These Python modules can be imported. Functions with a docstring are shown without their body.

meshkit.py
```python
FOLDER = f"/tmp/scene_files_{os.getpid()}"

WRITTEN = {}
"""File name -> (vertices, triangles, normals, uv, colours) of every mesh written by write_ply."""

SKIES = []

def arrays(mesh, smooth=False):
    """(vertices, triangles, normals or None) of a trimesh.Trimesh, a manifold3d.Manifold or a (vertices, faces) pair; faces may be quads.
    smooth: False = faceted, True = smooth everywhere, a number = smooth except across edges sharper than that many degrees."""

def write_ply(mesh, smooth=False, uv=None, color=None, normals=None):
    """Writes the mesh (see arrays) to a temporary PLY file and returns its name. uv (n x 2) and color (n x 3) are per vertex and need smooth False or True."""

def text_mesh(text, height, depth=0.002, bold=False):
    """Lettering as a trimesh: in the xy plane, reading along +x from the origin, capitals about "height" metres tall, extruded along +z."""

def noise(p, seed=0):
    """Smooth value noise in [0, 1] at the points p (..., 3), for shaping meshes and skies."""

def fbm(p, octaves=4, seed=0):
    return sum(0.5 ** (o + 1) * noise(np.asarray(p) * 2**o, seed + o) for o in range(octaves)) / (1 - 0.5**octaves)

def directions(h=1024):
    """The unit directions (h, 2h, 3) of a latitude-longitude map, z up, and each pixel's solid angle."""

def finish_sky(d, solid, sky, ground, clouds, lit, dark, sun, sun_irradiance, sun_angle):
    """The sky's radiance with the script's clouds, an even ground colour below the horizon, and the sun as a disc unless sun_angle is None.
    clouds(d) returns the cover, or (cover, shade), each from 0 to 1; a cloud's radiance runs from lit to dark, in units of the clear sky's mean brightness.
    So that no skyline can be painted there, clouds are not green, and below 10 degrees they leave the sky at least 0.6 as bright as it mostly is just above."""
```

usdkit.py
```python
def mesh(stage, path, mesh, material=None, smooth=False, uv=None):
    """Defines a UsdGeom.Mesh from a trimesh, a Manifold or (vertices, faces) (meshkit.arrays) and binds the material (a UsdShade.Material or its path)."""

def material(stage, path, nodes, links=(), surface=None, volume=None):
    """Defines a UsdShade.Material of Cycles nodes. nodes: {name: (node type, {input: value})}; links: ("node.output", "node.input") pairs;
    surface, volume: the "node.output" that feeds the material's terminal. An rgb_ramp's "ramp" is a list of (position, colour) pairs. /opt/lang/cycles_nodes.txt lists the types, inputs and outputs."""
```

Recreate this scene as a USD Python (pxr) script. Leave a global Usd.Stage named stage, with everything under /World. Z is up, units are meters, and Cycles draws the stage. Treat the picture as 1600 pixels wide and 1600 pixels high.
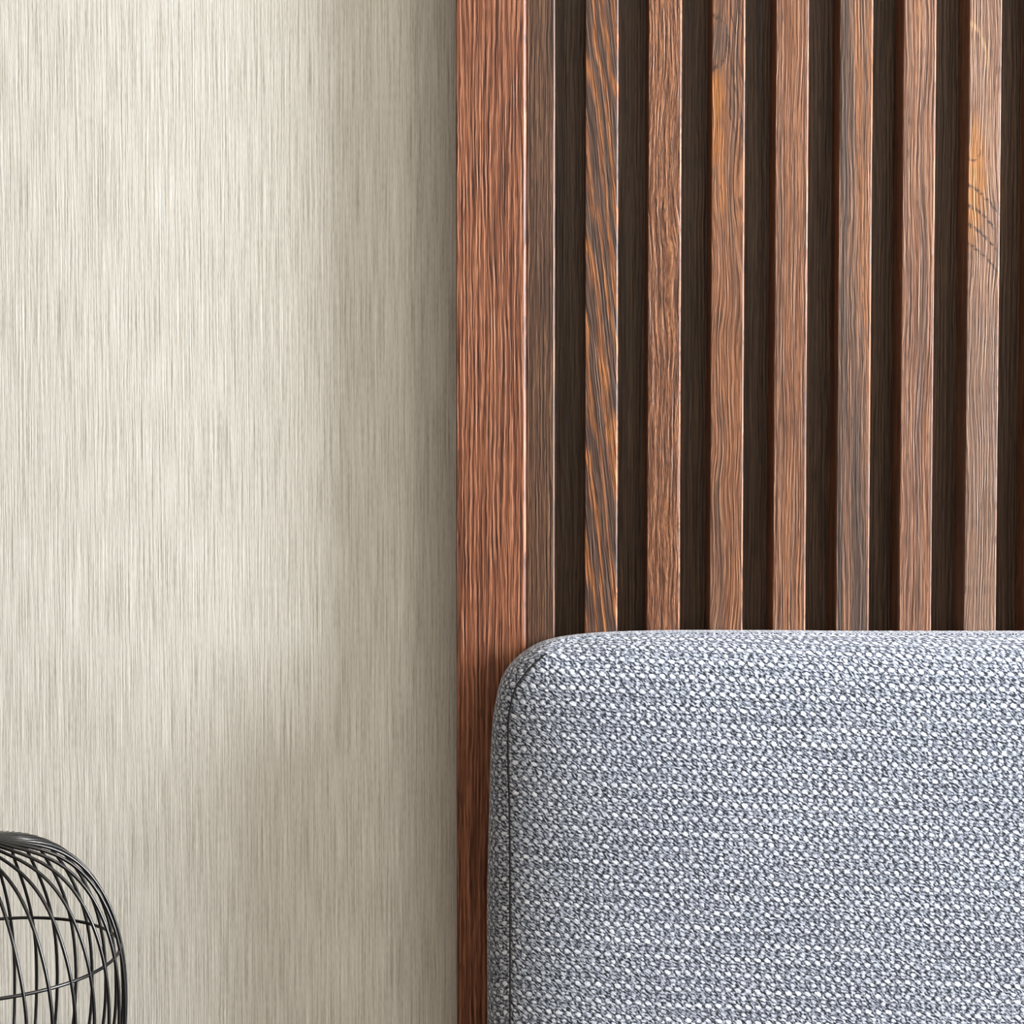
import math
import numpy as np
import trimesh
import usdkit
from pxr import Gf, Sdf, Usd, UsdGeom, UsdLux, UsdShade, Vt

# ------------------------------------------------------------------ stage, camera, lights, exposure
stage = Usd.Stage.CreateInMemory()
UsdGeom.SetStageUpAxis(stage, UsdGeom.Tokens.z)
UsdGeom.SetStageMetersPerUnit(stage, 1.0)
world = UsdGeom.Xform.Define(stage, '/World')
stage.SetDefaultPrim(world.GetPrim())

F_PX, PITCH = 2300.0, math.radians(1.83)
EYE = np.array([0.0, -1.195, 1.10])
cam = UsdGeom.Camera.Define(stage, '/World/camera')
cam.AddTranslateOp().Set(Gf.Vec3d(*EYE.tolist()))
cam.AddRotateXOp().Set(90.0 - math.degrees(PITCH))
cam.CreateHorizontalApertureAttr(36.0)
cam.CreateVerticalApertureAttr(36.0)
cam.CreateFocalLengthAttr(36.0 * F_PX / 1600.0)
cam.CreateClippingRangeAttr(Gf.Vec2f(0.05, 50.0))
cam.CreateExposureAttr(-0.07)

KEY, FILL, SIDE_FILL = 74.0, 2.1, 9.0  # strengths of the unseen window light and the added fill lights
X0, X1, Y0, ZC = -2.3, 2.64, -3.6, 2.6          # the room: left, right, front wall, ceiling
WIN = (-1.21, -0.50, 0.95, 2.35)                # unseen window in the right wall, placed to light the panel: y from, y to, z from, z to
WIN3 = (-3.5, -2.3, 0.9, 2.45)                   # added opening in the right wall for fill light, nearer the camera
WIN2 = (-1.5, 1.9, 1.35, 2.45)                   # added wide opening behind the camera for fill light: x from, x to, z from, z to


def rect_light(name, pos, rot_axis, deg, w, h, power, color):
    l = UsdLux.RectLight.Define(stage, '/World/' + name)
    l.AddTranslateOp().Set(Gf.Vec3d(*pos))
    (l.AddRotateYOp if rot_axis == 'y' else l.AddRotateXOp)().Set(deg)
    l.CreateWidthAttr(w)
    l.CreateHeightAttr(h)
    l.CreateIntensityAttr(power)
    l.CreateColorAttr(Gf.Vec3f(*color))


rect_light('unseen_daylight_side', (X1 + 0.06, (WIN[0] + WIN[1]) / 2, (WIN[2] + WIN[3]) / 2), 'y', 90.0,
           WIN[3] - WIN[2], WIN[1] - WIN[0], KEY, (0.97, 1.0, 1.05))  # out of view, lights the wall, slats and headboard from the right
rect_light('fill_light_front', ((WIN2[0] + WIN2[1]) / 2, Y0 - 0.06, (WIN2[2] + WIN2[3]) / 2), 'x', 90.0,
           WIN2[1] - WIN2[0], WIN2[3] - WIN2[2], FILL, (1.0, 0.84, 0.66))  # added warm fill from behind the camera, lifts the shadows
rect_light('fill_light_side', (X1 + 0.06, (WIN3[0] + WIN3[1]) / 2, (WIN3[2] + WIN3[3]) / 2), 'y', 90.0,
           WIN3[3] - WIN3[2], WIN3[1] - WIN3[0], SIDE_FILL, (1.0, 0.92, 0.82))  # added fill from the front right, brightens the wall beside the panel


def unproject(px, py, y):
    """The point on the plane at depth y that is seen at a pixel: used to take measures from the photograph."""
    dx, dy = (px - 800.0) / F_PX, (800.0 - py) / F_PX
    d = np.array([dx, math.cos(PITCH) + dy * math.sin(PITCH), dy * math.cos(PITCH) - math.sin(PITCH)])
    return EYE + d * ((y - EYE[1]) / d[1])


# ------------------------------------------------------------------ shader graphs from arithmetic
def srgb(r, g, b):
    c = np.array([r, g, b]) / 255.0
    return tuple(np.where(c < 0.04045, c / 12.92, ((c + 0.055) / 1.055) ** 2.4).tolist())


class V:
    def __init__(self, g, ref):
        self.g, self.ref = g, ref

    def _m(self, op, a, b=None, c=None):
        return self.g.math(op, a, b, c)

    def __add__(self, o): return self._m('add', self, o)
    __radd__ = __add__
    def __mul__(self, o): return self._m('multiply', self, o)
    __rmul__ = __mul__
    def __sub__(self, o): return self._m('subtract', self, o)
    def __rsub__(self, o): return self._m('subtract', o, self)
    def __truediv__(self, o): return self._m('divide', self, o)


class Graph:
    def __init__(self):
        self.nodes, self.links = {}, []

    def node(self, kind, out, **inputs):
        name = f'n{len(self.nodes)}'
        const = {}
        for k, v in inputs.items():
            if isinstance(v, V):
                self.links.append((v.ref, f'{name}.{k}'))
            else:
                const[k] = v
        self.nodes[name] = (kind, const)
        return V(self, f'{name}.{out}')

    def math(self, op, a, b=None, c=None, clamp=False):
        kw = {'math_type': op, 'value1': a}
        if b is not None: kw['value2'] = b
        if c is not None: kw['value3'] = c
        if clamp: kw['use_clamp'] = True
        return self.node('math', 'value', **kw)

    def vec(self, x, y, z): return self.node('combine_xyz', 'vector', x=x, y=y, z=z)

    def split(self, v):
        n = self.node('separate_xyz', 'x', vector=v)
        base = n.ref.split('.')[0]
        return n, V(self, base + '.y'), V(self, base + '.z')

    def position(self): return self.split(self.node('geometry', 'position'))

    def noise(self, x, y, z, detail=2.0, rough=0.5):
        return self.node('noise_texture', 'fac', vector=self.vec(x, y, z), scale=1.0, detail=detail, roughness=rough)

    def step(self, v, a, b, lo=0.0, hi=1.0):
        return self.node('map_range', 'result', range_type='smoothstep', value=v, from_min=a, from_max=b, to_min=lo, to_max=hi, clamp=True)

    def lin(self, v, a, b, lo=0.0, hi=1.0):
        return self.node('map_range', 'result', range_type='linear', value=v, from_min=a, from_max=b, to_min=lo, to_max=hi, clamp=True)

    def mix(self, fac, a, b, kind='mix'):
        return self.node('mix', 'color', mix_type=kind, fac=fac, color1=a, color2=b)

    def grey(self, v): return self.node('combine_color', 'color', color_type='rgb', r=v, g=v, b=v)

    def floor(self, v): return self.math('floor', v)
    def fract(self, v): return self.math('fraction', v)
    def sin(self, v): return self.math('sine', v)
    def absv(self, v): return self.math('absolute', v)

    def finish(self, name, color, rough=0.5, height=None, dist=0.0005, strength=1.0, **kw):
        inp = dict(base_color=color, roughness=rough, **kw)
        if height is not None:
            inp['normal'] = self.node('bump', 'normal', height=height, strength=strength, distance=dist)
        p = self.node('principled_bsdf', 'BSDF', **inp)
        return usdkit.material(stage, '/World/Looks/' + name, self.nodes, self.links, surface=p.ref)


PX = 0.000503            # one pixel of the photograph at the face of the slats, in metres


def wallpaper():
    g = Graph()
    x, y, z = g.position()
    u, v = x / PX, z / PX
    wig = (g.noise(u / 25.0, v / 60.0, 21.0, 1.0) - 0.5) * 2.0
    u = u + wig
    n1 = g.noise(u / 3.2, v / 210.0, 0.0, 0.0)
    n2 = g.noise(u / 1.9 + 31.0, v / 95.0, 3.0, 0.0)
    n3 = g.noise(u / 11.0, v / 220.0, 7.0, 1.0)
    n4 = g.noise(u / 1.8, v / 13.0, 11.0, 0.0)
    t = (n1 - 0.5) * 0.44 + (n2 - 0.5) * 0.50 + (n3 - 0.5) * 0.06 + (n4 - 0.5) * 0.24 + 0.5
    c = g.node('rgb_ramp', 'color', fac=g.lin(t, 0.12, 0.88), ramp=[
        (0.0, srgb(158, 154, 143)), (0.25, srgb(188, 185, 174)), (0.48, srgb(211, 209, 200)), (0.70, srgb(224, 222, 214)), (1.0, srgb(247, 246, 240))])
    return g.finish('wallpaper', c, 0.6, t, 0.0007, 0.5, specular_ior_level=0.3)


def wood(name, seed, x0, light, mid, dark, orange=None, grey=None, bw=14.0, warp=7.0, tilt=0.0, band=0.0, pore=1.0, figure=None, tone=0.54, fine=2.7, ribs=0.36, ln=1.0):
    """x0: the left edge of the piece. light, mid, dark: the colours of ridge, wood and pore; orange and grey: growth bands bw pixels wide, mixed in by band."""
    g = Graph()
    x, y, z = g.position()
    u, v = (x - x0 - (y + 0.038) * 0.83) / PX, (z - 1.1) / PX
    w1 = g.noise(u / 60.0, v / 230.0, seed * 3.7, 1.0)
    w2 = g.noise(u / 12.0, v / 34.0, seed * 5.1 + 2.0, 1.0)
    uu = u + (w1 - 0.5) * (warp * 4.0) + (w2 - 0.5) * 2.6 + v * tilt
    pores = g.noise(uu / fine, v / (190.0 * ln), seed * 1.3, 1.0, 0.5)
    fibre = g.noise(uu / 1.5, v / (36.0 * ln), seed * 2.9, 0.0)
    drift = g.noise(u / 26.0, v / 300.0, seed * 6.3, 1.0)
    rib = g.sin(uu * (6.2832 / (fine * 2.4)) + drift * 22.0) * 0.5 + 0.5
    tone_n = g.noise(uu / 22.0, v / 420.0, seed * 7.7, 1.0)
    gate = g.noise(uu / 9.0, v / 55.0, seed * 4.3, 1.0)
    relief = (pores - 0.5) * 1.0 + (rib - 0.5) * g.lin(gate, 0.35, 0.65, 0.08, ribs) + (fibre - 0.5) * 0.35 + 0.5
    c = g.node('rgb_ramp', 'color', fac=g.lin(relief + (tone_n - 0.5) * 0.3, 0.12, 0.86), ramp=[
        (0.0, dark), (0.26, tuple(0.5 * m + 0.5 * d for m, d in zip(mid, dark))), (0.50, mid), (0.80, light), (1.0, light)])
    if band:
        b = g.noise(uu / bw, v / 900.0, seed * 9.1 + 1.0, 1.0, 0.4)
        c = g.mix(g.step(b, 0.50, 0.60, 0.0, band), c, g.mix(g.lin(fibre, 0.3, 0.7), tuple(0.7 * q for q in orange), orange))
        c = g.mix(g.step(b, 0.36, 0.47, band * 0.9, 0.0), c, g.mix(g.lin(fibre, 0.3, 0.7), tuple(0.6 * q for q in grey), grey))
    if figure:
        c = figure(g, c, u, v, fibre)
    hair = g.noise(uu / 1.9 + 57.0, v / (150.0 * ln), seed * 8.3, 0.0)
    c = g.mix(g.step(hair, 0.58, 0.72, 0.0, 0.62), c, tuple(0.8 * q for q in dark))
    fleck = g.noise(uu / 1.4 + 13.0, v / (26.0 * ln), seed * 2.1, 0.0)
    c = g.mix(g.step(fleck, 0.60, 0.70, 0.0, 0.55), c, tuple(0.7 * q for q in dark))
    c = g.mix(1.0, c, (tone, tone * 1.015, tone * 0.98), 'multiply')
    return g.finish(name, c, 0.46, relief, 0.0007 * pore, 0.65, specular_ior_level=0.45)


def fabric(name):
    """Coarse two-tone weave: slanting dark and grey threads with white floats in rows, every second row smaller and set off by half a step."""
    g = Graph()
    st = g.node('texture_coordinate', 'UV')
    a, b, _ = g.split(st)
    P = 0.00047
    u0, v0 = a / P, b / P
    wob = g.noise(u0 / 150.0, v0 / 60.0, 1.0, 1.0)
    wob2 = g.noise(u0 / 15.0, v0 / 15.0, 5.0, 0.0)
    wob3, wob4 = g.noise(u0 / 3.6, v0 / 3.6, 21.0, 1.0), g.noise(u0 / 3.6, v0 / 3.6, 27.0, 1.0)
    u = u0 + (wob2 - 0.5) * 3.2 + v0 * 0.02 + (wob3 - 0.5) * 4.2
    v = v0 + u0 * 0.04 + (wob - 0.5) * 7.0 + (wob2 - 0.5) * 2.0 + (wob4 - 0.5) * 3.0
    along, across = u0 * 0.80 - v0 * 0.60, u0 * 0.60 + v0 * 0.80
    n1 = g.noise(along / 6.0, across / 2.7, 2.0, 0.0)
    n2 = g.noise(u0 / 2.8, v0 / 2.5, 12.0, 0.0)
    slub = g.noise(u0 / 320.0, v0 / 9.0, 9.0, 1.0)
    base = g.lin((n1 - 0.5) * 2.0 + (n2 - 0.5) * 0.7 + (slub - 0.5) * 0.25 + 0.40, 0.0, 0.95)

    def floats(ou, ov, ru, rv, seed):
        i, j = g.floor((u + ou) / 16.0), g.floor((v + ov) / 25.0)
        fu, fv = (g.fract((u + ou) / 16.0) - 0.5) * 16.0, (g.fract((v + ov) / 25.0) - 0.5) * 25.0
        fv = fv + fu * 0.22
        rnd = g.node('white_noise_texture', 'value', dimensions='3D', vector=g.vec(i, j, seed))
        m = g.math('maximum', 1.0 - (fu * fu / (ru * ru) + fv * fv / (rv * rv)), 0.0)
        halo = g.math('maximum', 1.0 - (fu * fu / (ru * ru * 2.6) + fv * fv / (rv * rv * 2.6)), 0.0)
        return g.math('sqrt', m) * g.lin(rnd, 0.0, 1.0, 0.72, 1.1) * g.lin(slub, 0.32, 0.66, 0.74, 1.08), halo

    big, h1 = floats(0.0, 0.0, 5.5, 4.2, 1.0)
    small, h2 = floats(7.5, 12.5, 4.6, 3.5, 2.0)
    tiny = g.math('maximum', floats(9.0, 5.5, 3.8, 2.4, 3.0)[0], floats(8.0, 18.5, 3.8, 2.4, 4.0)[0])
    fl = g.math('maximum', g.math('maximum', big, small * 0.82), tiny * 0.55)
    base = base * (1.0 - g.math('maximum', h1, h2) * 0.55)
    lum = base * 0.60 + fl * 0.74
    c = g.node('rgb_ramp', 'color', fac=lum, ramp=[
        (0.0, srgb(38, 41, 48)), (0.16, srgb(76, 81, 92)), (0.38, srgb(145, 152, 167)), (0.62, srgb(202, 210, 223)), (0.9, srgb(243, 247, 253))])
    return g.finish(name, c, 0.9, lum, 0.0006, 0.55, sheen_weight=0.2, specular_ior_level=0.2)


def plain(name, color, rough=0.5, bump=0.0, **kw):
    g = Graph()
    x, y, z = g.position()
    n = g.noise(x * 60.0, y * 60.0, z * 60.0, 3.0)
    c = g.mix(g.lin(n, 0.3, 0.7), tuple(0.94 * q for q in color), color)
    return g.finish(name, c, rough, n if bump else None, bump, 0.3, **kw)


def figure_slant(g, c, u, v, fibre):
    """Slanting bands: narrow orange, broad slate grey, brown between (second slat)."""
    drift = (g.noise(u / 30.0, v / 150.0, 51.0, 1.0) - 0.5) * 40.0 + (g.noise(u / 7.0, v / 30.0, 52.0, 1.0) - 0.5) * 5.0
    q = (u + v * 0.118 + v * v * 0.00003 + drift) / 20.5
    f = g.fract(q)
    amount = g.noise(g.floor(q) * 3.3, v / 330.0, 53.0, 0.0)
    c = g.mix(g.step(g.absv(f - 0.72), 0.10, 0.34, 0.75, 0.0), c, g.mix(g.lin(fibre, 0.3, 0.7), srgb(54, 42, 40), srgb(112, 90, 82)))
    ora = g.step(g.absv(f - 0.26), 0.06, 0.25, 0.92, 0.0) * g.lin(amount, 0.25, 0.5, 0.35, 1.0)
    return g.mix(ora, c, g.mix(g.lin(fibre, 0.3, 0.7), srgb(170, 94, 44), srgb(216, 142, 84)))


def figure_knot(g, c, u, v, fibre):
    """Orange heartwood flecks and a grey knot near the top (fourth slat)."""
    wob = (g.noise(u / 12.0, v / 40.0, 41.0, 2.0) - 0.5) * 22.0

    def patch(cu, cv, ru, rv, color, amount):
        p, q = u - cu + wob * 0.5, v - cv + wob
        return g.mix(g.step(g.math('sqrt', p * p / (ru * ru) + q * q / (rv * rv)), 0.55, 1.15, amount, 0.0), c, color)

    c = patch(6.0, 570.0, 14.0, 48.0, srgb(214, 136, 66), 0.9)
    c = patch(8.0, 500.0, 12.0, 40.0, srgb(208, 130, 66), 0.8)
    c = patch(17.0, 432.0, 8.0, 62.0, srgb(206, 132, 74), 0.7)
    on = g.step(u, -1.5, 0.5)
    c = patch(10.0, 655.0, 18.0, 36.0, srgb(128, 98, 84), 0.75)
    p, q = u - 0.0 + wob * 0.4, v - 655.0 + wob * 0.5
    ring = g.absv(g.math('sqrt', p * p / 620.0 + q * q / 1700.0) - 1.0)
    c = g.mix(g.step(ring, 0.03, 0.14, 0.85, 0.0) * on * g.lin(g.noise(u / 5.0, v / 9.0, 43.0, 1.0), 0.4, 0.6), c, srgb(64, 44, 38))
    s = g.fract((u + v * 0.17 + wob * 0.8) / 13.0)
    lines = g.step(g.absv(s - 0.5), 0.05, 0.16, 0.7, 0.0) * g.step(u, 18.0, 30.0) * g.step(v, 480.0, 520.0)
    return g.mix(lines, c, srgb(72, 46, 38))


def figure_arcs(g, c, u, v, fibre):
    """Orange patch with dark slanting growth arcs, grey below (the last slat in view)."""
    wob = (g.noise(u / 10.0, v / 18.0, 77.0, 2.0) - 0.5) * 9.0
    on = g.step(u, -1.5, 0.5)
    broken = g.lin(g.noise(u / 6.0, v / 6.0, 79.0, 1.0), 0.36, 0.56)
    low = g.step(v + wob * 6.0, 190.0, 290.0, 0.6, 0.0)
    c = g.mix(low * g.lin(fibre, 0.35, 0.65), c, srgb(128, 110, 100))
    p, q = u - 8.0 + wob, v - 440.0
    m = g.step(g.math('sqrt', p * p / 700.0 + q * q / 15000.0), 0.4, 1.1, 0.9, 0.0)
    c = g.mix(m * on, c, g.mix(g.lin(fibre, 0.3, 0.7), srgb(204, 126, 60), srgb(236, 164, 94)))
    s = (v + u * 0.45 + u * u * 0.010 + wob * 0.7 - 434.0) / 30.0
    near = g.step(g.absv(s + 1.5), 1.9, 2.1, 1.0, 0.0)
    line = g.step(g.absv(g.fract(s) - 0.5 + (fibre - 0.5) * 0.12), 0.33, 0.47, 0.0, 0.9) * broken * on
    c = g.mix(line * near * g.step(u, 40.0, 50.0, 1.0, 0.4), c, srgb(58, 42, 38))
    p2, q2 = u - 7.0 + wob * 0.6, v - 486.0 - wob * 0.8
    knot = g.absv(g.math('sqrt', p2 * p2 / 130.0 + q2 * q2 / 190.0) - 1.0)
    c = g.mix(g.step(knot, 0.08, 0.28, 0.75, 0.0) * broken * on * g.step(q2, -2.0, 6.0, 1.0, 0.15), c, srgb(74, 48, 36))
    arch = g.absv(g.math('sqrt', (u + 6.0) * (u + 6.0) / 1150.0 + (v - 610.0) * (v - 610.0) / 5600.0) - 1.0)
    return g.mix(g.step(arch, 0.02, 0.09, 0.75, 0.0) * g.step(v, 600.0, 625.0) * on, c, srgb(240, 186, 138))


# ------------------------------------------------------------------ scene helpers
used = {}


def numbered(path):
    k = used.get(path, -1) + 1
    used[path] = k
    return path if k == 0 else f'{path}_{k:03d}'


def data(prim, **kw):
    for k, v in kw.items():
        if v:
            prim.SetCustomDataByKey(k, v)


def part(name, mesh, mat, parent='/World', smooth=False, uv=None, label=None):
    m = usdkit.mesh(stage, numbered(f'{parent}/{name}'), mesh, mat, smooth=smooth, uv=uv)
    data(m.GetPrim(), label=label)
    return m.GetPrim()


def thing(name, label, cat, group=None):
    x = UsdGeom.Xform.Define(stage, numbered('/World/' + name))
    data(x.GetPrim(), label=label, category=cat, group=group)
    return str(x.GetPath())


def structure(name, mesh, mat, label, cat):
    p = part(name, mesh, mat)
    data(p, label=label, category=cat, kind='structure')
    return p


def box(x0, x1, y0, y1, z0, z1):
    m = trimesh.creation.box(extents=(x1 - x0, y1 - y0, z1 - z0))
    m.apply_translation(((x0 + x1) / 2, (y0 + y1) / 2, (z0 + z1) / 2))
    return m


def prism(profile, z0, z1):
    """A closed outline in x, y run up from z0 to z1, with end caps (fan)."""
    p = np.asarray(profile, float)
    if np.sum(p[:, 0] * np.roll(p[:, 1], -1) - np.roll(p[:, 0], -1) * p[:, 1]) < 0:
        p = p[::-1]
    n = len(p)
    v = np.vstack([np.c_[p, np.full(n, z0)], np.c_[p, np.full(n, z1)]])
    f = []
    for i in range(n):
        k = (i + 1) % n
        f += [(i, k, n + k), (i, n + k, n + i)]
    for i in range(1, n - 1):
        f += [(0, i + 1, i), (n, n + i, n + i + 1)]
    return trimesh.Trimesh(v, f, process=False)


def batten(x0, x1, yb, yf, z0, z1, c, cl=None):
    """A wooden batten, front edges chamfered: yb its back, yf its front."""
    cl = c if cl is None else cl
    h = 0.42 * c
    return prism([(x0, yb), (x1, yb), (x1, yf + c), (x1 - h, yf + h), (x1 - c, yf), (x0 + cl, yf), (x0, yf + cl)], z0, z1)


def tube(points, r, sides=8, closed=False):
    p = np.asarray(points, float)
    if closed:
        t = np.roll(p, -1, 0) - np.roll(p, 1, 0)
    else:
        t = np.gradient(p, axis=0)
    t /= np.linalg.norm(t, axis=1, keepdims=True)
    a = np.cross(t[0], [0.3, 0.2, 0.93])
    A = []
    for k in range(len(p)):
        a = a - t[k] * np.dot(a, t[k])
        a = a / np.linalg.norm(a)
        A.append(a)
    A = np.array(A)
    B = np.cross(t, A)
    ang = np.arange(sides) * 2 * np.pi / sides
    v = (p[:, None] + r * (np.cos(ang)[None, :, None] * A[:, None] + np.sin(ang)[None, :, None] * B[:, None])).reshape(-1, 3)
    n, f = len(p), []
    for i in range(n if closed else n - 1):
        j = (i + 1) % n
        for s in range(sides):
            q = (s + 1) % sides
            f += [(i * sides + s, i * sides + q, j * sides + q), (i * sides + s, j * sides + q, j * sides + s)]
    if not closed:
        v = np.vstack([v, p[:1], p[-1:]])
        for s in range(sides):
            q = (s + 1) % sides
            f += [(len(v) - 2, q, s), (len(v) - 1, (n - 1) * sides + s, (n - 1) * sides + q)]
    return trimesh.Trimesh(v, f, process=False)


# ------------------------------------------------------------------ the room
M_paper = wallpaper()
M_white = plain('white_paint', srgb(226, 224, 218), 0.8)
M_taupe = plain('dark_unseen_wall', srgb(58, 50, 44), 0.8)  # for walls out of view, dark to cut light bounced onto the panel
M_floor = plain('grey_floor', srgb(84, 76, 68), 0.5)  # out of view, darkened to send less light back up
M_frame = plain('white_frame', srgb(235, 235, 232), 0.4)

T = 0.12
structure('wall_back', box(X0 - T, X1 + T, 0.0, T, 0, ZC), M_paper, 'beige wallpapered wall with fine vertical streaks', 'wall')
structure('wall_left', box(X0 - T, X0, Y0, 0, 0, ZC), M_taupe, 'dark taupe wall on the left, out of view, kept dark to cut bounced light', 'wall')
y0, y1, z0, z1 = WIN
structure('wall_right', trimesh.util.concatenate([
    box(X1, X1 + T, Y0, WIN3[0], 0, ZC), box(X1, X1 + T, WIN3[0], WIN3[1], 0, WIN3[2]), box(X1, X1 + T, WIN3[0], WIN3[1], WIN3[3], ZC), box(X1, X1 + T, WIN3[1], y0, 0, ZC),
    box(X1, X1 + T, y1, 0, 0, ZC), box(X1, X1 + T, y0, y1, 0, z0), box(X1, X1 + T, y0, y1, z1, ZC)]),
    M_white, 'white wall on the right with an unseen window and an added fill light opening, out of the picture', 'wall')
x0, x1, z2, z3 = WIN2
structure('wall_front', trimesh.util.concatenate([
    box(X0 - T, x0, Y0 - T, Y0, 0, ZC), box(x1, X1 + T, Y0 - T, Y0, 0, ZC), box(x0, x1, Y0 - T, Y0, 0, z2), box(x0, x1, Y0 - T, Y0, z3, ZC)]),
    M_taupe, 'dark taupe wall behind the camera, kept dark to cut bounced light, with an added fill light opening', 'wall')
structure('floor', box(X0 - T, X1 + T, Y0 - T, T, -0.1, 0), M_floor, 'grey floor below the picture, kept dark to cut bounced light', 'floor')
structure('ceiling', box(X0 - T, X1 + T, Y0 - T, T, ZC, ZC + 0.1), M_white, 'white ceiling above the picture', 'ceiling')

# ------------------------------------------------------------------ the slatted panel
Y_BACK, Y_SLAT, Y_FRAME = -0.012, -0.038, -0.0405
PANEL_TOP, PANEL_LEFT = 2.45, unproject(712.6, 500, Y_FRAME)[0]
panel = thing('slat_wall_panel', 'tall dark brown wooden wall panel of vertical slats behind the grey headboard', 'wall panel')

# left and right edges of the slats in view, in pixels of the photograph half-way up (y = 500)
edges = [(816.0, 867.4), (914.2, 966.0), (1012.0, 1064.3), (1110.6, 1163.0), (1209.8, 1261.8), (1309.0, 1361.6), (1408.2, 1459.8), (1510.4, 1561.6)]
xs = [(unproject(a, 500, Y_SLAT)[0], unproject(b, 500, Y_SLAT)[0]) for a, b in edges]
PANEL_RIGHT = 1.02
while xs[-1][1] + 0.08 < PANEL_RIGHT:
    xs.append((xs[-1][0] + 0.05, xs[-1][1] + 0.05))
ora, gry = srgb(196, 118, 64), srgb(104, 84, 78)
frame_mat = wood('wood_frame', 1.0, PANEL_LEFT, srgb(196, 130, 96), srgb(152, 92, 64), srgb(80, 40, 25), warp=1.6, pore=1.5, fine=3.1, ln=1.3, ribs=0.45, tone=0.70)
back_mat = wood('wood_backing', 2.0, 0.0, srgb(136, 106, 86), srgb(104, 80, 64), srgb(66, 48, 38), warp=2.0, ln=1.5)
slat_mats = [
    wood('wood_slat_a', 3.0, xs[0][0], srgb(150, 108, 80), srgb(112, 76, 57), srgb(66, 42, 32), warp=2.0),
    wood('wood_slat_b', 4.0, xs[1][0], srgb(176, 118, 86), srgb(136, 90, 68), srgb(84, 58, 48), tilt=0.11, warp=1.5, figure=figure_slant),
    wood('wood_slat_c', 5.0, xs[2][0], srgb(202, 138, 98), srgb(154, 98, 70), srgb(96, 56, 40), orange=srgb(190, 122, 76), grey=srgb(130, 88, 66), band=0.35, bw=8.0, fine=3.2, pore=1.5, ln=0.3),
    wood('wood_slat_d', 6.0, xs[3][0], srgb(196, 140, 106), srgb(150, 102, 78), srgb(92, 60, 46), orange=ora, grey=gry, band=0.4, bw=16.0, warp=9.0, figure=figure_knot),
    wood('wood_slat_e', 7.0, xs[4][0], srgb(204, 148, 114), srgb(158, 106, 80), srgb(100, 62, 46), orange=ora, grey=srgb(128, 98, 84), band=0.35, bw=9.0, warp=2.5, fine=2.4),
    wood('wood_slat_f', 8.0, xs[5][0], srgb(186, 134, 104), srgb(142, 102, 82), srgb(88, 64, 54), orange=srgb(204, 134, 88), grey=srgb(86, 74, 70), band=0.8, bw=13.0, tilt=0.012, warp=3.0),
    wood('wood_slat_g', 9.0, xs[6][0], srgb(206, 154, 122), srgb(160, 112, 90), srgb(104, 68, 54), orange=ora, grey=srgb(126, 104, 94), band=0.3, bw=12.0, warp=4.0),
    wood('wood_slat_h', 10.0, xs[7][0], srgb(208, 162, 132), srgb(170, 124, 100), srgb(112, 80, 66), warp=6.0, fine=2.3, figure=figure_arcs),
    wood('wood_slat_i', 11.0, 0.0, srgb(190, 134, 100), srgb(144, 96, 72), srgb(90, 56, 44), warp=3.0),
]
labels = ['darker slat tight against the wide edge board', 'slat with slanting orange and grey grain bands', 'reddish slat with mottled wavy grain',
          'slat with a grey knot and orange flecks near the top', 'slat with fine straight pinkish grain', 'slat with upright grey and orange bands',
          'plain pale brown slat', 'pale slat with an orange patch and dark slanting growth lines', None]

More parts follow.
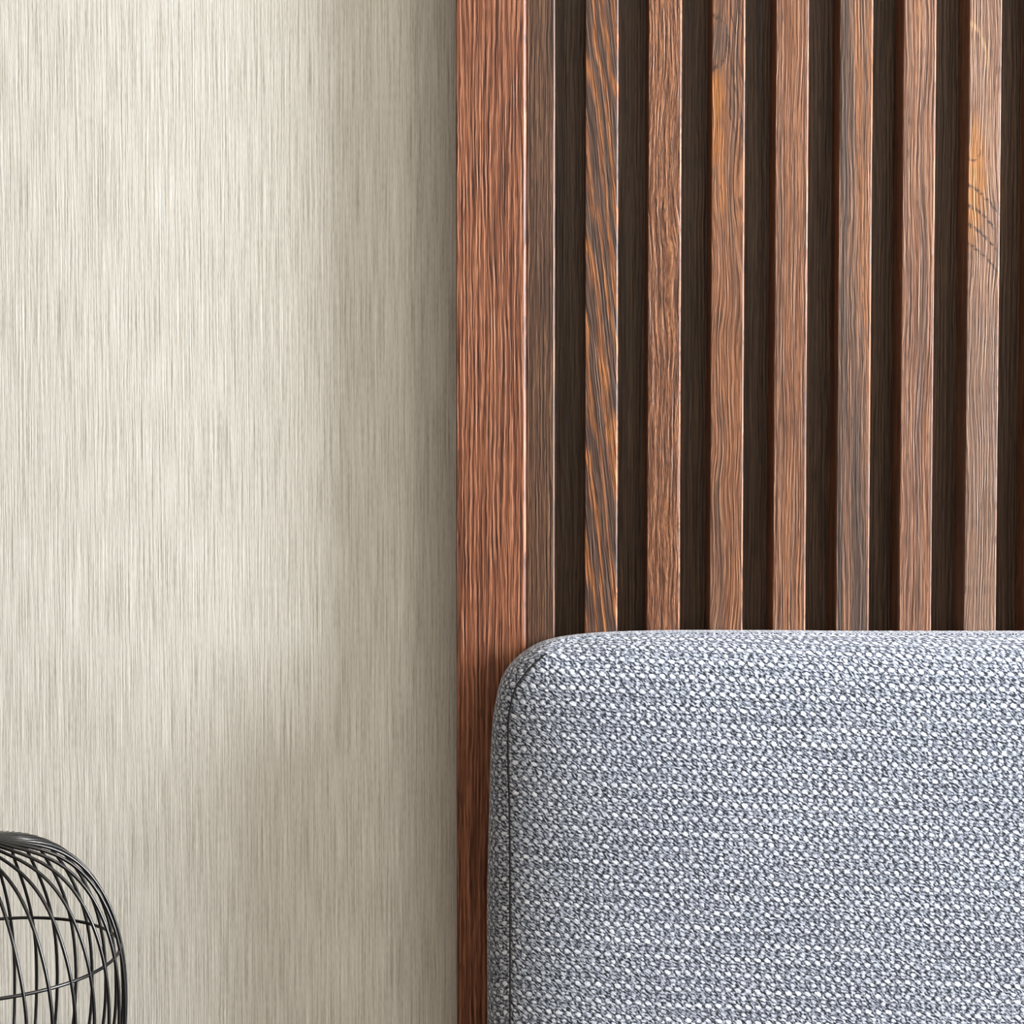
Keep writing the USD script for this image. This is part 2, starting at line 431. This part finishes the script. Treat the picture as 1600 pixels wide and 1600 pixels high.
frame_r = unproject(822.3, 500, Y_FRAME)[0]
xs[0] = (frame_r + 0.0002, xs[0][1])
part('backing_board', box(PANEL_LEFT + 0.002, PANEL_RIGHT - 0.002, Y_BACK, 0.0, 0.0, PANEL_TOP - 0.002), back_mat, panel)
part('edge_board', batten(PANEL_LEFT, frame_r, 0.0, Y_FRAME, 0.0, PANEL_TOP, 0.0021, 0.0008), frame_mat, panel, label='wide reddish brown edge board beside the wallpaper')
part('edge_board', batten(PANEL_RIGHT - (frame_r - PANEL_LEFT), PANEL_RIGHT, 0.0, Y_FRAME, 0.0, PANEL_TOP, 0.0008, 0.0021), frame_mat, panel)
for k, (a, b) in enumerate(xs):
    part('slat', batten(a, b, Y_BACK, Y_SLAT, 0.0, PANEL_TOP, 0.0014, 0.0006), slat_mats[k] if k < 8 else slat_mats[[8, 2, 6, 4, 5][k % 5]], panel,
         label=labels[k] if k < 8 else None)

# ------------------------------------------------------------------ the headboard
Y_OUT, Y_SEAM, Y_HB = -0.062, -0.086, -0.0412
outline_px = [(762, 1640), (761, 1500), (761, 1420), (763, 1320), (765, 1225), (766.5, 1175), (770, 1125), (776, 1087), (783, 1062), (797, 1040),
              (818, 1021), (840, 1008.5), (867, 1000.5), (905, 995), (955, 991.3), (1080, 988.5), (1200, 988.8), (1330, 990)]
seam_px = [(797, 1640), (797, 1500), (797, 1400), (796.5, 1320), (795.3, 1240), (793.5, 1170), (794, 1130), (798.5, 1098), (806, 1074), (820, 1053),
           (836, 1035.5), (853, 1021.5), (876, 1008), (908, 999.0), (957, 993.8), (1080, 990.6), (1200, 990.8), (1330, 992)]


def curve(px, y, n):
    """The left half of the edge as measured, mirrored to the right, from the floor up and down again."""
    from scipy.interpolate import PchipInterpolator
    p = np.array([unproject(a, b, y(a, b))[[0, 2, 1]] for a, b in px])
    p = np.vstack([[p[0, 0] + 0.004, 0.12, p[0, 2]], [p[0, 0] + 0.002, 0.45, p[0, 2]], p])
    s = np.r_[0, np.cumsum(np.linalg.norm(np.diff(p, axis=0), axis=1))]
    cx, cz, cy = PchipInterpolator(s, p[:, 0]), PchipInterpolator(s, p[:, 1]), PchipInterpolator(s, p[:, 2])
    # dense where the edge is in view
    key = [0.0, s[2], s[-1]]
    t = np.r_[np.linspace(key[0], key[1], 12)[:-1], np.linspace(key[1], key[2], n)]
    left = np.c_[cx(t), cz(t), cy(t)]
    mid_x = (PANEL_LEFT + PANEL_RIGHT) / 2
    right = left[::-1].copy()
    right[:, 0] = 2 * mid_x - right[:, 0]
    n2 = 10
    top = np.c_[np.linspace(left[-1, 0], right[0, 0], n2 + 2)[1:-1], np.full(n2, left[-1, 1]), np.full(n2, left[-1, 2])]
    return np.vstack([left, top, right])


def loft(rows, uv_rows, close=False):
    """Quads between polylines of equal length, as triangles; returns mesh and uv."""
    n = len(rows[0])
    v, uv, f = np.vstack(rows), np.vstack(uv_rows), []
    for r in range(len(rows) - 1):
        i = np.arange(n - 1)
        a, b, c, d = r * n + i, r * n + i + 1, (r + 1) * n + i + 1, (r + 1) * n + i
        f.append(np.vstack([np.c_[a, b, c], np.c_[a, c, d]]))
    return trimesh.Trimesh(v, np.vstack(f), process=False), uv


def on_top(px, py):
    """0 down the side, 1 along the top, where the cover wraps over without a seam."""
    k = np.clip((px - 838.0) / 62.0, 0, 1) if py < 1060 else 0.0
    return k * k * (3 - 2 * k)


DROP = 0.026
O3 = curve(outline_px, lambda a, b: Y_OUT, 90)
S3 = curve(seam_px, lambda a, b: Y_SEAM + (DROP - 0.002) * on_top(a, b), 90)
O, S, SY = O3[:, :2], S3[:, :2], S3[:, 2]
W = np.clip((SY - Y_SEAM) / (DROP - 0.002), 0, 1)
hb = thing('headboard', 'grey woven upholstered headboard with a rounded corner standing against the slatted panel', 'headboard')
M_fab = fabric('woven_fabric')
arc = np.r_[0, np.cumsum(np.linalg.norm(np.diff(O, axis=0), axis=1))]
# gusset: from the back edge over the widest line to the seam
rows, uvs = [], []
d = S - O
for k, y in [(0.30, Y_HB), (0.06, Y_HB - 0.008)]:
    rows.append(np.c_[O + d * k * 0.4, np.full(len(O), y)][:, [0, 2, 1]])
for a in np.linspace(0, math.pi / 2 * 0.93, 9):
    k = (1 - math.cos(a)) / (1 - math.cos(math.pi / 2 * 0.93))
    y = Y_OUT + (SY - Y_OUT) * math.sin(a) / math.sin(math.pi / 2 * 0.93)
    rows.append(np.c_[O + d * k, y][:, [0, 2, 1]])
across = np.zeros(len(O))
for i in range(len(rows)):
    if i:
        across = across + np.linalg.norm(rows[i] - rows[i - 1], axis=1)
    uvs.append(np.c_[across + 0.31, arc])
m, uv = loft(rows, uvs)
m.invert()
part('side_gusset', m, M_fab, hb, smooth=True, uv=uv, label='narrow side strip of the grey woven cover')

# front: loops shrinking from the seam to a spine, bulging forward
cx = np.clip(S[:, 0], S[:, 0].min() + 0.2, S[:, 0].max() - 0.2)
cz = np.clip(S[:, 1], 0.35, S[:, 1].max() - 0.2)
C = np.c_[cx, cz]
L = np.linalg.norm(C - S, axis=1)
BULGE, TAU, ROUND = 0.013, 0.040, 0.008
rows = []
for k in np.r_[0, np.geomspace(0.003, 1.0, 40)]:
    P = S + (C - S) * k
    dd = L * k
    y = SY + 0.0012 * (1 - W) * np.exp(-dd / 0.0012) - BULGE * (1 - np.exp(-dd / TAU)) - (SY - Y_SEAM) * (1 - np.exp(-(dd / ROUND) ** 0.9))
    rows.append(np.c_[P[:, 0], y, P[:, 1]])
out = (S - C) / L[:, None]
uvs, extra = [], np.zeros(len(S))
for i in range(len(rows) - 1, -1, -1):
    if i < len(rows) - 1:
        q = rows[i + 1] - rows[i]
        extra = extra + np.linalg.norm(q, axis=1) - np.linalg.norm(q[:, [0, 2]], axis=1)
    uvs.append(rows[i][:, [0, 2]] + out * extra[:, None])
m1, uv1 = loft(rows, uvs[::-1])
# the middle, between the loops' ends
n = len(S)
inner = rows[-1]
xl, xr = inner[:, 0].min(), inner[:, 0].max()
zl, zh = inner[:, 2].min(), inner[:, 2].max()
yc = Y_SEAM - BULGE * (1 - np.exp(-0.2 / TAU))
gv = np.array([[xl, yc, 0.12], [xr, yc, 0.12], [xr, yc, zh], [xl, yc, zh]])
m2 = trimesh.Trimesh(gv, [[0, 1, 2], [0, 2, 3]], process=False)
m1.invert()
off = len(m1.vertices)
front = trimesh.Trimesh(np.vstack([m1.vertices, m2.vertices]), np.vstack([m1.faces, m2.faces + off]), process=False)
part('front_panel', front, M_fab, hb, smooth=True, uv=np.vstack([uv1, gv[:, [0, 2]]]))
M_thread = plain('seam_thread', srgb(16, 16, 18), 0.95)
n_seam = [i for i in range(len(S)) if S[i, 0] < unproject(862, 1016, Y_SEAM)[0]]
seam = np.c_[S[:, 0], SY - 0.0001, S[:, 1]][n_seam]
part('seam', tube(seam, 0.0006, 6), M_thread, hb, smooth=True, label='dark seam line down the left edge of the headboard')
M_board = plain('plywood', srgb(120, 100, 80), 0.8)
part('core_board', box(S[:, 0].min() + 0.012, S[:, 0].max() - 0.012, Y_SEAM + 0.01, Y_HB, 0.0, 0.9), M_board, hb)

# ------------------------------------------------------------------ the wire lamp
LX, LY = -0.3409, EYE[1] + 0.95
LZ = EYE[2] - 0.3559                    # height of the widest line
R, H, NEXP, HB = 0.0861, 0.1140, 0.8792, 0.11
M_wire = plain('black_metal', srgb(9, 9, 11), 0.3, specular_ior_level=0.7)
lamp = thing('wire_cage_lamp', 'black domed wire cage lamp with crossing curved wires before the beige wall', 'lamp')
N = 34


def dome(t):
    r = R * np.abs(np.sin(t)) ** NEXP
    z = np.where(np.cos(t) > 0, H, HB) * np.sign(np.cos(t)) * np.abs(np.cos(t)) ** NEXP
    return r, z


t = np.r_[np.linspace(0.05, 0.5, 22), np.linspace(0.5, 2.5, 40)[1:]]
r, zz = dome(t)
s = np.clip(math.pi / 2 - t, 0, None)
twist = 0.0592 * s - 0.2369 * s ** 2 + 0.3107 * s ** 3 - 0.2135 * s ** 5
lean = 0.0141 * s - 0.375 * s ** 2 + 0.2049 * s ** 3
for k in range(N):
    a0 = 0.5918 + k * 2 * math.pi / N
    a0 -= 0.46 * (2 * math.pi / N) * (1 - math.cos(a0 - 0.9)) / 2
    a = a0 + twist + math.cos(a0) * lean
    part('wire', tube(np.c_[LX + r * np.sin(a), LY - r * np.cos(a), LZ + zz], 0.0011, 8), M_wire, lamp, smooth=True)


def ring(rad, z, w):
    a = np.linspace(0, 2 * math.pi, 97)[:-1]
    return tube(np.c_[LX + rad * np.cos(a), LY + rad * np.sin(a), np.full(96, LZ + z)], w, 8, closed=True)


part('hoop', ring(0.0826, 0.0355, 0.0011), M_wire, lamp, smooth=True, label='horizontal wire hoop inside the cage')
part('top_ring', ring(r[0], zz[0], 0.0013), M_wire, lamp, smooth=True)
rb, zb = r[-1], zz[-1]
base = trimesh.creation.cylinder(radius=rb + 0.004, height=0.008, sections=48)
base.apply_translation((LX, LY, LZ + zb - 0.003))
part('base_plate', base, M_wire, lamp)
M_table = plain('table_top', srgb(74, 60, 52), 0.5)
tz = LZ + zb - 0.0071
table = thing('bedside_table', 'small round dark bedside table under the wire lamp, below the picture', 'table')
top = trimesh.creation.cylinder(radius=0.2, height=0.02, sections=64)
top.apply_translation((LX - 0.03, LY + 0.03, tz - 0.01))
part('table_top', top, M_table, table)
for k in range(3):
    a = k * 2 * math.pi / 3 + 0.5
    leg = tube([(LX - 0.03 + 0.17 * math.cos(a), LY + 0.03 + 0.17 * math.sin(a), 0.0), (LX - 0.03 + 0.12 * math.cos(a), LY + 0.03 + 0.12 * math.sin(a), tz - 0.02)], 0.01, 12)
    part('leg', leg, M_table, table)
